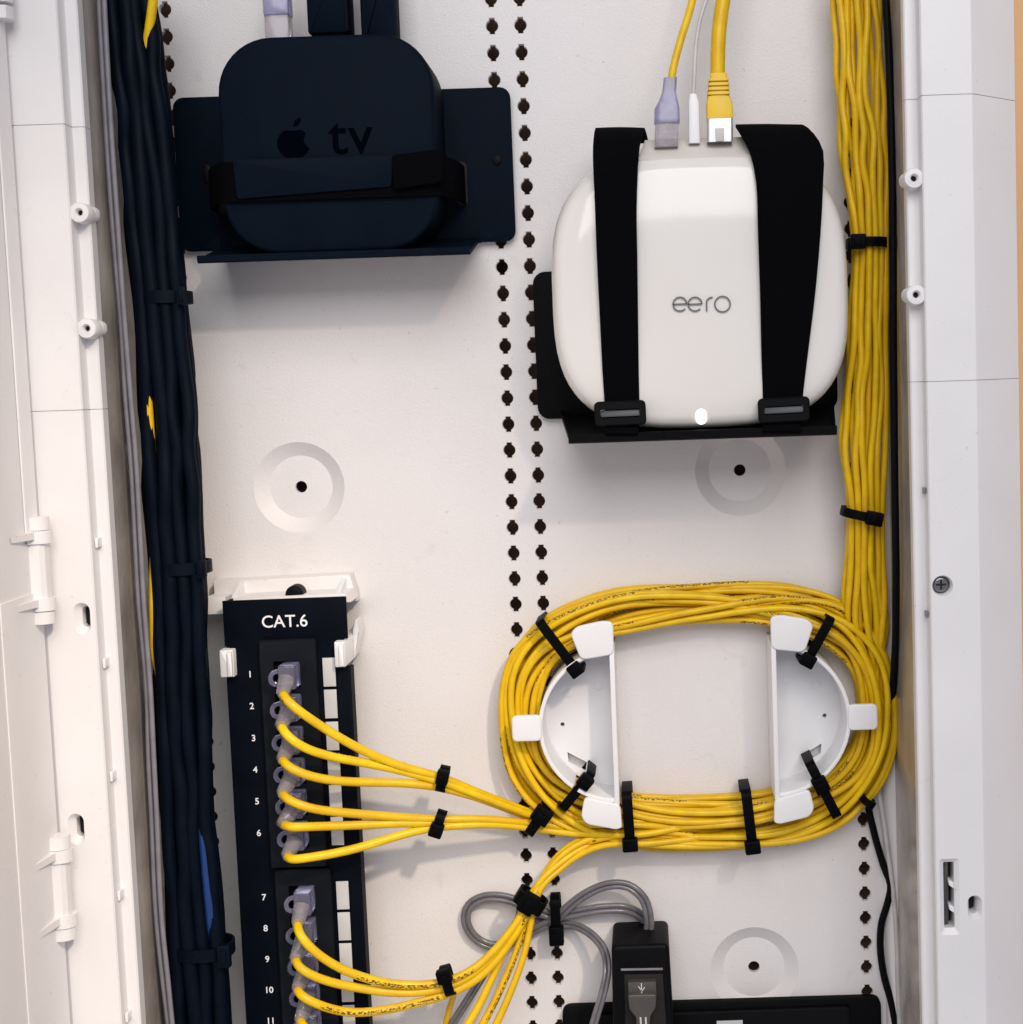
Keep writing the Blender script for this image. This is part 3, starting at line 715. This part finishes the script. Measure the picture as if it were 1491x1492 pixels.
# mark: apple outline with leaf, then tv
ap=[]
for k in range(40):
    a=2*math.pi*k/40; r=6.4*(1+.07*math.cos(2*a)); x=r*math.cos(a)*.96; y=r*math.sin(a)*1.0
    if math.sin(a)>.86: y-=.9*(math.sin(a)-.86)/.14
    if math.sin(a)<-.9: y+=.6*(-math.sin(a)-.9)/.1
    dx,dy=x-7.3,y-1.2
    dd=math.hypot(dx,dy)
    if dd<3.4: x,y=7.3+dx/dd*3.4,1.2+dy/dd*3.4
    ap.append((x,y))
lx,ly=W(428,209,45)[:2]; ap=[(x*1.14,y*1.14) for x,y in ap]
lg=MB().prism([(lx+x,ly+y) for x,y in ap],44.8,45.2,0).build('apple_mark',NAVYG,bx,smooth=0)
MB().prism([(lx+.2,ly+7.5),(lx+1.0,ly+10.0),(lx+3.6,ly+11.8),(lx+3.8,ly+9.8),(lx+2.2,ly+8.0)],44.8,45.2,0).build('leaf',NAVYG,lg,smooth=0)
text_mb('tv',25,W(511,199,45)[0],W(511,199,45)[1],45.0,0,.15,.2,space=1.05).build('lettering',NAVYG,bx,smooth=0)

st=thing('hook_strap','black hook-and-loop strap holding the streaming box flat across its front','strap')
pth=[(-140.5,6.2),(-140,20),(-132,40),(-125,46.0),(-118,46.6),(-80,46.8),(-42,46.7),(-32.5,45.8),(-27,40),(-23.5,20),(-23,6.2)]
def strap_sheet(pts,ya,yb,th):
    """strap following x,h points, from ya to yb high"""
    m=MB(); n=len(pts); P=np.array(pts,float); T=np.gradient(P,axis=0); T/=np.linalg.norm(T,axis=1)[:,None]; Nn=np.c_[-T[:,1],T[:,0]]
    up=P+Nn*th; loop=[tuple(p) for p in P]+[tuple(p) for p in up[::-1]]
    N=len(loop); vs=[(x,ya,h) for x,h in loop]+[(x,yb,h) for x,h in loop]
    fs=[(i,(i+1)%N,N+(i+1)%N,N+i) for i in range(N)]
    for k in range(n-1):
        fs.append((k,k+1,N-2-k,N-1-k)); fs.append((N+k,N+k+1,2*N-2-k,2*N-1-k))
    return m.add(vs,fs)
strap_sheet(pth,-84.5,-66.5,.9).build('band',STRAP,st,smooth=60)
m=MB(); m.prism(roundpoly([(-121,-83.5),(-51,-80.2),(-49.2,-66.2),(-122,-65.8)],1.5),47.6,49.0,.5).build('overlap',NAVY,st)
m=MB(); m.prism(roundpoly([(-50,-82),(-28,-79),(-26.5,-64.0),(-50,-66.5)],2),47.4,51.0,1.0).build('loop_end',STRAP,st)

# plugs and cables going up from the streaming box
t_=thing('network_cable','clear-plugged network cable entering the streaming box top','cable')
c=W(405,30,26)
MB().prism(rrect(c[0]-5.6,c[0]+5.6,-12.2,2.5,.8,2),21,29.5,.8).build('plug',BOOT,t_)
MB().prism(rrect(c[0]-5.9,c[0]+5.9,1.5,14,1.2,2),20.5,30,1).build('boot',PLUGL,t_)
MB().tube([(c[0],12,25),(c[0],60,25),(c[0]-2,120,22)],2,10).build('jacket',YELLOW,t_)
t_=thing('video_cable','black video cable with square plug and metal tip entering the streaming box','cable')
c=W(482,30,26)
MB().prism(rrect(c[0]-9.6,c[0]+9.6,-8.0,30,1.5,3),19,33,1.8).build('plug',NAVY,t_)
MB().box(c[0]-7,c[0]+7,-13,-7.5,22,28,.4).build('metal_tip',METAL,t_)
MB().tube([(c[0],28,26),(c[0],70,26),(c[0],130,20)],3.2,12).build('jacket',NAVY,t_)
t_=thing('power_cable','black power cable with oblong plug entering the streaming box','cable')
c=W(553,30,26)
MB().prism(rrect(c[0]-8.2,c[0]+8.2,-12.8,28,2.5,4),18,31,3).build('plug',NAVY,t_)
MB().tube([(c[0],26,25),(c[0]+1,70,25),(c[0]+4,130,20)],3,12).build('jacket',NAVY,t_)

# ================================================================== ROUTER
rb=thing('router_bracket','black wall bracket with lower ledge under the white router','bracket')
MB().prism(rrect(8.2,154,-188.5,-117.5,6,6),3.2,5.2,.5).build('back_plate',BLACK,rb)
m=MB(); pr=[(-186.5,4.2),(-188.5,5.0),(-198.6,60.5),(-198.0,62),(-194.4,62.4),(-194.2,61.2),(-196.6,60.8),(-186.4,8)]
m.extrude_x(pr,25.4,146.4); m.build('ledge',BLACK,rb,smooth=30)
for xa,xs in ((25.4,19.0),(146.4,152.0)):
    MB().add([(xa,-188,5),(xs,-186,5),(xa,-197.5,58),(xa,-186,5),(xs,-184.5,5),(xa,-195.5,58)],[(0,1,2),(3,5,4),(0,2,5,3),(1,4,5,2),(0,3,4,1)]).build('ledge_web',BLACK,rb,smooth=0)

rt=thing('router','glossy white rounded router with grey eero lettering and lit status light','router')
EX0,EX1,EY0,EY1=19.6,154.6,-195.2,-71.0
tilt=math.radians(2.0)
def lean(v):  # leans back at the top about the bottom rear edge
    y0,h0=-195.,8.; y,h=v[1]-y0,v[2]-h0
    return (v[0], y0+y*math.cos(tilt)+h*math.sin(tilt), h0+h*math.cos(tilt)-y*math.sin(tilt)+4.2)
def sq(d,n=64,p=3.15,top=0.):
    cx,cy=(EX0+EX1)/2,(EY0+EY1)/2; a,b=(EX1-EX0)/2-d,(EY1-EY0)/2-d; o=[]
    for k in range(n):
        t=2*math.pi*(k+.5)/n; c,s=math.cos(t),math.sin(t)
        o.append((cx+a*spx(c,p), cy+b*spx(s,p)+(top if s>0 else 0)*abs(s)))
    return o
m=MB(); rings=[]
for d,h,tp in ((10,6,-3),(4,9,0),(1.6,16,3),(.6,28,4.5),(0,42,2.5),(.3,47,.5),(1.3,50.2,-1.0),(3.0,52.2,-2),(6.0,53.3,-2.6),(14,54.0,-3),(28,54.4,-3),(44,54.6,-2),(58,54.6,0)):
    rings.append([(x,y,h) for x,y in sq(d,top=tp)])
m.loft(rings).xform(lean).build('shell',GLOSSW,rt,smooth=50)
# port shelf along the top
m=MB(); ws=[W(931,229,50.6),W(1105,226,50.6),W(1090,199,34),W(940,204,34)]
q=[np.array(p) for p in ws]; lowq=[p+np.array([0,-9,-2]) for p in q]
m.loft([[tuple(p) for p in lowq],[tuple(p) for p in q]]).build('port_shelf',CREAM,rt,smooth=20)
# lettering drawn as thin strokes
def stroke(pts,h,wd=.62,th=.25):
    m=MB(); P=np.array(pts,float); T=np.gradient(P,axis=0); T/=np.maximum(1e-9,np.linalg.norm(T,axis=1))[:,None]; Nn=np.c_[-T[:,1],T[:,0]]*wd/2
    n=len(P); vs=[(x,y,h) for x,y in P+Nn]+[(x,y,h) for x,y in P-Nn]+[(x,y,h+th) for x,y in P+Nn]+[(x,y,h+th) for x,y in P-Nn]
    fs=[]
    for i in range(n-1): fs+=[(2*n+i,2*n+i+1,3*n+i+1,3*n+i),(i,i+1,2*n+i+1,2*n+i),(n+i,3*n+i,3*n+i+1,n+i+1)]
    fs+=[(0,2*n,3*n,n),(n-1,2*n-1,4*n-1,3*n-1)]
    return m.add(vs,fs)
hl=57.6
for kind,px in (('e',991),('e',1013),('r',1035),('o',1053)):
    c=W(px,443 if kind!='x' else 443,hl); r=3.1; pts=[]
    if kind=='e':
        pts=[(c[0]-r,c[1]),(c[0]+r*.97,c[1])]+[(c[0]+r*math.cos(a),c[1]+r*math.sin(a)) for a in np.linspace(0,math.radians(318),22)]
        m=stroke(pts[:2],hl); m2=stroke(pts[1:],hl); m.add(m2.v,m2.f)
    elif kind=='r':
        m=stroke([(c[0]-1.6,c[1]-r),(c[0]-1.6,c[1]+.6)]+[(c[0]+.9+2.5*math.cos(a),c[1]+.6+2.4*math.sin(a)) for a in np.linspace(math.pi,math.pi*.45,9)],hl)
    else: m=stroke([(c[0]+r*1.12*math.cos(a),c[1]+r*1.12*math.sin(a)) for a in np.linspace(0,2*math.pi*.999,28)],hl)
    m.build('letter',GINK,rt,smooth=0)
c=W(1022,607,57.4); MB().prism(oval(c[0],c[1],2.5,3.6,20),54,57.6,.4).build('status_light',LEDM,rt)

gS='black webbing straps over the router'
def vstrap(px_top,px_mid,px_bot,label):
    """edges in photo pixels (left,right) down the front; strap wraps over the top edge"""
    root=thing('strap',label,'strap',gS)
    rows=[]
    for (l,r,y,h) in px_top+px_mid+px_bot:
        a=np.array(W(l,y,h)); b=np.array(W(r,y,h)); rows.append((a,b))
    L=np.array(catmull([a for a,b in rows],5)); Rr=np.array(catmull([b for a,b in rows],5)); n=min(len(L),len(Rr))
    L=L[np.linspace(0,len(L)-1,n).astype(int)]; Rr=Rr[np.linspace(0,len(Rr)-1,n).astype(int)]
    C_=(L+Rr)/2; T=np.gradient(C_,axis=0); Nn=np.cross(Rr-L,T); Nn/=np.linalg.norm(Nn,axis=1)[:,None]
    if Nn[n//2][2]<0: Nn=-Nn
    m=MB(); vs=[]
    for i in range(n):
        for k in range(5):
            p=L[i]+(Rr[i]-L[i])*k/4+Nn[i]*.35*math.sin(math.pi*k/4); vs.append(tuple(p))
    for i in range(n):
        for k in range(5): p=L[i]+(Rr[i]-L[i])*k/4-Nn[i]*1.3; vs.append(tuple(p))
    fs=[]; B=5*n
    for i in range(n-1):
        for k in range(4):
            fs.append((i*5+k,i*5+k+1,i*5+k+6,i*5+k+5)); fs.append((B+i*5+k,B+i*5+k+5,B+i*5+k+6,B+i*5+k+1))
        fs.append((i*5,i*5+5,B+i*5+5,B+i*5)); fs.append((i*5+4,B+i*5+4,B+i*5+9,i*5+9))
    fs.append((0,1,2,3,4,B+4,B+3,B+2,B+1,B)); e=(n-1)*5; fs.append((e,e+1,e+2,e+3,e+4,B+e+4,B+e+3,B+e+2,B+e+1,B+e))
    m.add(vs,fs).build('webbing',STRAP,root,smooth=60)
    return root
s1=vstrap([(880,945,205,10),(874,941,190,26),(868,938,186,40),(865,934,202,50)],[(864,931,225,55),(867,928,300,58.6),(870,929,380,59.4),(874,930,460,59.4),(878,931,540,58.8)],[(881,932,585,58.4),(882,932,612,60),(882,930,632,64)],'narrower black webbing strap over the router, on the side toward the streaming box')
s2=vstrap([(1085,1190,200,10),(1075,1178,186,24),(1072,1168,181,38),(1080,1186,194,48)],[(1093,1200,220,54),(1102,1200,262,58),(1105,1196,340,59.6),(1108,1188,430,59.6),(1110,1177,520,59.2)],[(1112,1170,580,58.6),(1112,1168,608,60),(1112,1167,628,64)],'wider black webbing strap over the router, beside the yellow bundle')
def buckle(root,cx,cy,rot):
    c=W(cx,cy,60.5); m=MB()
    o=rrect(-11.6,11.6,-5.6,5.6,2.2,4); i=rrect(-9.0,9.0,-1.9,1.9,.9,4)
    ca,sa=math.cos(rot),math.sin(rot); tr=lambda p:[(c[0]+x*ca-y*sa,c[1]+x*sa+y*ca) for x,y in p]
    o,i=tr(o),tr(i); oi=inset(ccw(o),.7)
    m.plate(oi,[i],64.2); m.wall([(ccw(o),60.4),(ccw(o),63.5),(oi,64.2)]); m.wall([(i,64.2),(i,61.2)])
    b=m.build('buckle',BLACKP,root,smooth=35)
    MB().prism(tr(rrect(-8.9,8.9,-1.5,1.5,.7,3)),60.6,62.4,.4).build('bar',GREYB,b)
buckle(s1,904,602,.01); buckle(s2,1142,597,.02)

# cables into the router top
def up_cable(name,label,mat_,r,pts,cat='cable'):
    t_=thing(name,label,cat); MB().tube(catmull([W(*p) for p in pts],3),r,12,u0=20).build('jacket',mat_,t_,smooth=60); return t_
t_=up_cable('network_cable','thin yellow network cable with clear smoky plug in the router top',YELLOW,1.75,[(977,132,40),(981,100,40),(993,55,38),(1008,5,34),(1018,-50,30),(1024,-120,24)])
def ring(px,py,h,wd,dp):
    c=W(px,py,h); return [(c[0]+x,c[1],h+z) for x,z in rrect(-wd/2,wd/2,-dp/2,dp/2,.9,2)]
MB().loft([ring(971,215,43,10.6,7),ring(972,176,43,10.6,7)]).build('plug',BOOT,t_,smooth=30)
MB().loft([ring(972,180,43,11.6,8),ring(972,160,43,11.4,8),ring(974,148,42.4,8.6,7.4),ring(975,136,42,6.4,6.4),ring(977,114,41,6.0,6.0)]).build('boot',PLUGL,t_,smooth=30)
t_=up_cable('power_cable','thin white power cable with slim white plug in the router top',LTGREY,.95,[(1010,145,40),(1012,110,40),(1014,70,38),(1020,30,36),(1032,-10,34),(1045,-80,28)])
MB().loft([ring(1012,209,42,5.2,5.2),ring(1011,150,42,5.0,5.0),ring(1010,137,42,3.2,3.2)]).build('plug',WHITE2,t_,smooth=30)
t_=up_cable('network_cable','thick yellow network cable with ribbed yellow boot and metal plug in the router',YELLOW,3.35,[(1046,125,41),(1046,90,41),(1048,45,40),(1054,0,37),(1064,-50,34),(1078,-120,28)])
b=MB().loft([ring(1049,208,43,11.6,8.2),ring(1049,172,43,11.6,8.2)]).build('metal_plug',METAL,t_,smooth=20)
c=W(1049,195,47.6); MB().box(c[0]-1.9,c[0]+1.9,c[1]-3.2,c[1]+2.6,46.8,47.8,.2).build('latch',LTGREY,b)
MB().loft([ring(1049,174,43,12,8.8),ring(1048,150,43,11.6,8.8),ring(1047,143,42.6,9.6,8.6)]).build('boot',YBOOT,t_,smooth=30)
for j in range(5):
    y=146-j*6.6; MB().loft([ring(1047,y,42.4,10.4-j*.35,8.4),ring(1047,y-4.2,42.4,10.2-j*.35,8.2)]).build('boot_rib',YBOOT,t_,smooth=30)
MB().loft([ring(1047,148,42.4,7.8,7),ring(1047,108,41.6,7.4,7)]).build('boot_core',YBOOT,t_,smooth=30)

# ================================================================== BOTTOM: adaptor, grey cords, power strip
ps=thing('mounting_bracket','flat black bracket plate behind the upright adapter at the bottom','bracket')
q=[W(819,1467,5),W(1284,1453,5)]
MB().prism(roundpoly([q[0][:2],q[1][:2],(q[1][0],-570),(q[0][0],-570)],5,5),.6,5.2,.6).build('back_plate',BLACK,ps)
MB().prism(roundpoly([(q[0][0]+14,-486.5),(q[1][0]-16,-486.5),(q[1][0]-16,-560),(q[0][0]+14,-560)],2,3),5.2,9,.6).build('raised_face',BLACKP,ps)
c=W(1062,1489,9.2); MB().box(c[0]-6,c[0]+7,c[1]-4,c[1]+.6,8.8,9.3,.1).build('label',LABEL,ps)
ad=thing('power_adapter','black upright power adapter with a usb plug in its front','power adapter')
yt_=W(932,1349,9)[1]; A=[(W(890,1350,34)[0],yt_),(W(974,1350,34)[0],yt_),W(984,1500,34),W(893,1500,34)]
MB().prism(roundpoly([(A[0][0],A[0][1]),(A[1][0],A[1][1]),(A[2][0],A[2][1]-30),(A[3][0],A[3][1]-30)],3.2,5),3,36,2.0,4).build('case',BLACKP,ad)
q=[W(905,1411.5,36.2),W(966,1410.5,36.2),W(966,1413.5,36.2),W(905,1414.5,36.2)]
MB().prism([(p[0],p[1]) for p in q],35.4,36.4,.1).build('seam_line',GREYD,ad)
MB().prism([(p[0],p[1]) for p in (W(910,1420,36),W(966,1419,36),W(972,1510,36),W(912,1512,36))],35,36.3,.2).build('socket_face',DARKH,ad)
us=thing('usb_plug','dark grey usb plug with pale trident mark and thin cable in the adapter','usb plug')
MB().prism([(p[0],p[1]) for p in (W(915,1431,40),W(956,1430,40),W(957,1448,40),W(916,1449,40))],36.4,40.5,.5).build('shell',PLATE,us)
MB().prism(roundpoly([W(915,1449,42)[:2],W(957,1448,42)[:2],W(956,1468,42)[:2],W(948,1480,42)[:2],W(946,1530,42)[:2],W(928,1530,42)[:2],W(927,1482,42)[:2],W(917,1470,42)[:2]],1.2,3),36.4,43,.9).build('grip',PLATE,us)
c=W(935,1440,40.6); m=stroke([(c[0],c[1]-2.6),(c[0],c[1]+2.4)],40.5,.5,.2)
for a,b in (((c[0],c[1]-1.2),(c[0]-1.5,c[1]+1.0)),((c[0],c[1]-1.6),(c[0]+1.5,c[1]+.4))):
    m2=stroke([a,b],40.5,.45,.2); m.add(m2.v,m2.f)
m.build('trident_mark',LTGREY,us,smooth=0)
for dx in (-3.5,4):
    img=[(937+dx,1482,42.9),(938+dx,1500,43),(940+dx,1560,42)]
    MB().tube(catmull([W(*p) for p in img],3),.5,8).build('strand',LTGREY,us)
def twin(pts,label,r=1.35,gap=1.25):
    root=thing('twin_cable',label,'cord'); P=np.array(catmull([W(*p) for p in pts],2.5)); T=np.gradient(P,axis=0); T/=np.linalg.norm(T,axis=1)[:,None]
    N2=np.cross(T,np.array([0,0,1.])); N2/=np.maximum(1e-6,np.linalg.norm(N2,axis=1))[:,None]
    for s in (-1,1): MB().tube(P+N2*gap*s+np.array([0,0,.35*s]),r,10).build('conductor',GREYC,root,smooth=60)
    return root
twin([(945,1362,14),(946,1340,14),(938,1310,14),(915,1291,13),(885,1290,12),(852,1304,11),(825,1325,10),(808,1342,7.5),(785,1352,6),(750,1372,6),(715,1378,5),(690,1364,5),(679,1342,5),(684,1320,5),(706,1308,6),(738,1309,7),(772,1322,8),(806,1334,7),(840,1330,8),(880,1324,9),(915,1325,8),(938,1338,5),(955,1365,2.6)],'grey two-strand cord folded in loops and tied beside the black adapter')
twin([(752,1330,2.5),(762,1332,2.5),(780,1338,2.5),(808,1346,4),(838,1349,8),(862,1362,14),(880,1384,20),(885,1412,26),(878,1450,30),(866,1490,32),(850,1560,32)],'grey two-strand cord curving down in front of the black shelf',1.15,1.0)
twin([(730,1380,2.6),(712,1408,4),(695,1436,8),(676,1466,12),(655,1500,14),(630,1560,16)],'grey two-strand cord emerging under the lower patch leads',1.15,1.0)
o=img_cable([(668,1426,30),(662,1448,22),(655,1470,16),(648,1500,12),(640,1560,10)],1.6); tag(o.build('network_cable',YELLOW,smooth=60),'short shaded yellow cable dropping behind the lower patch lead tie','cable')

settle()
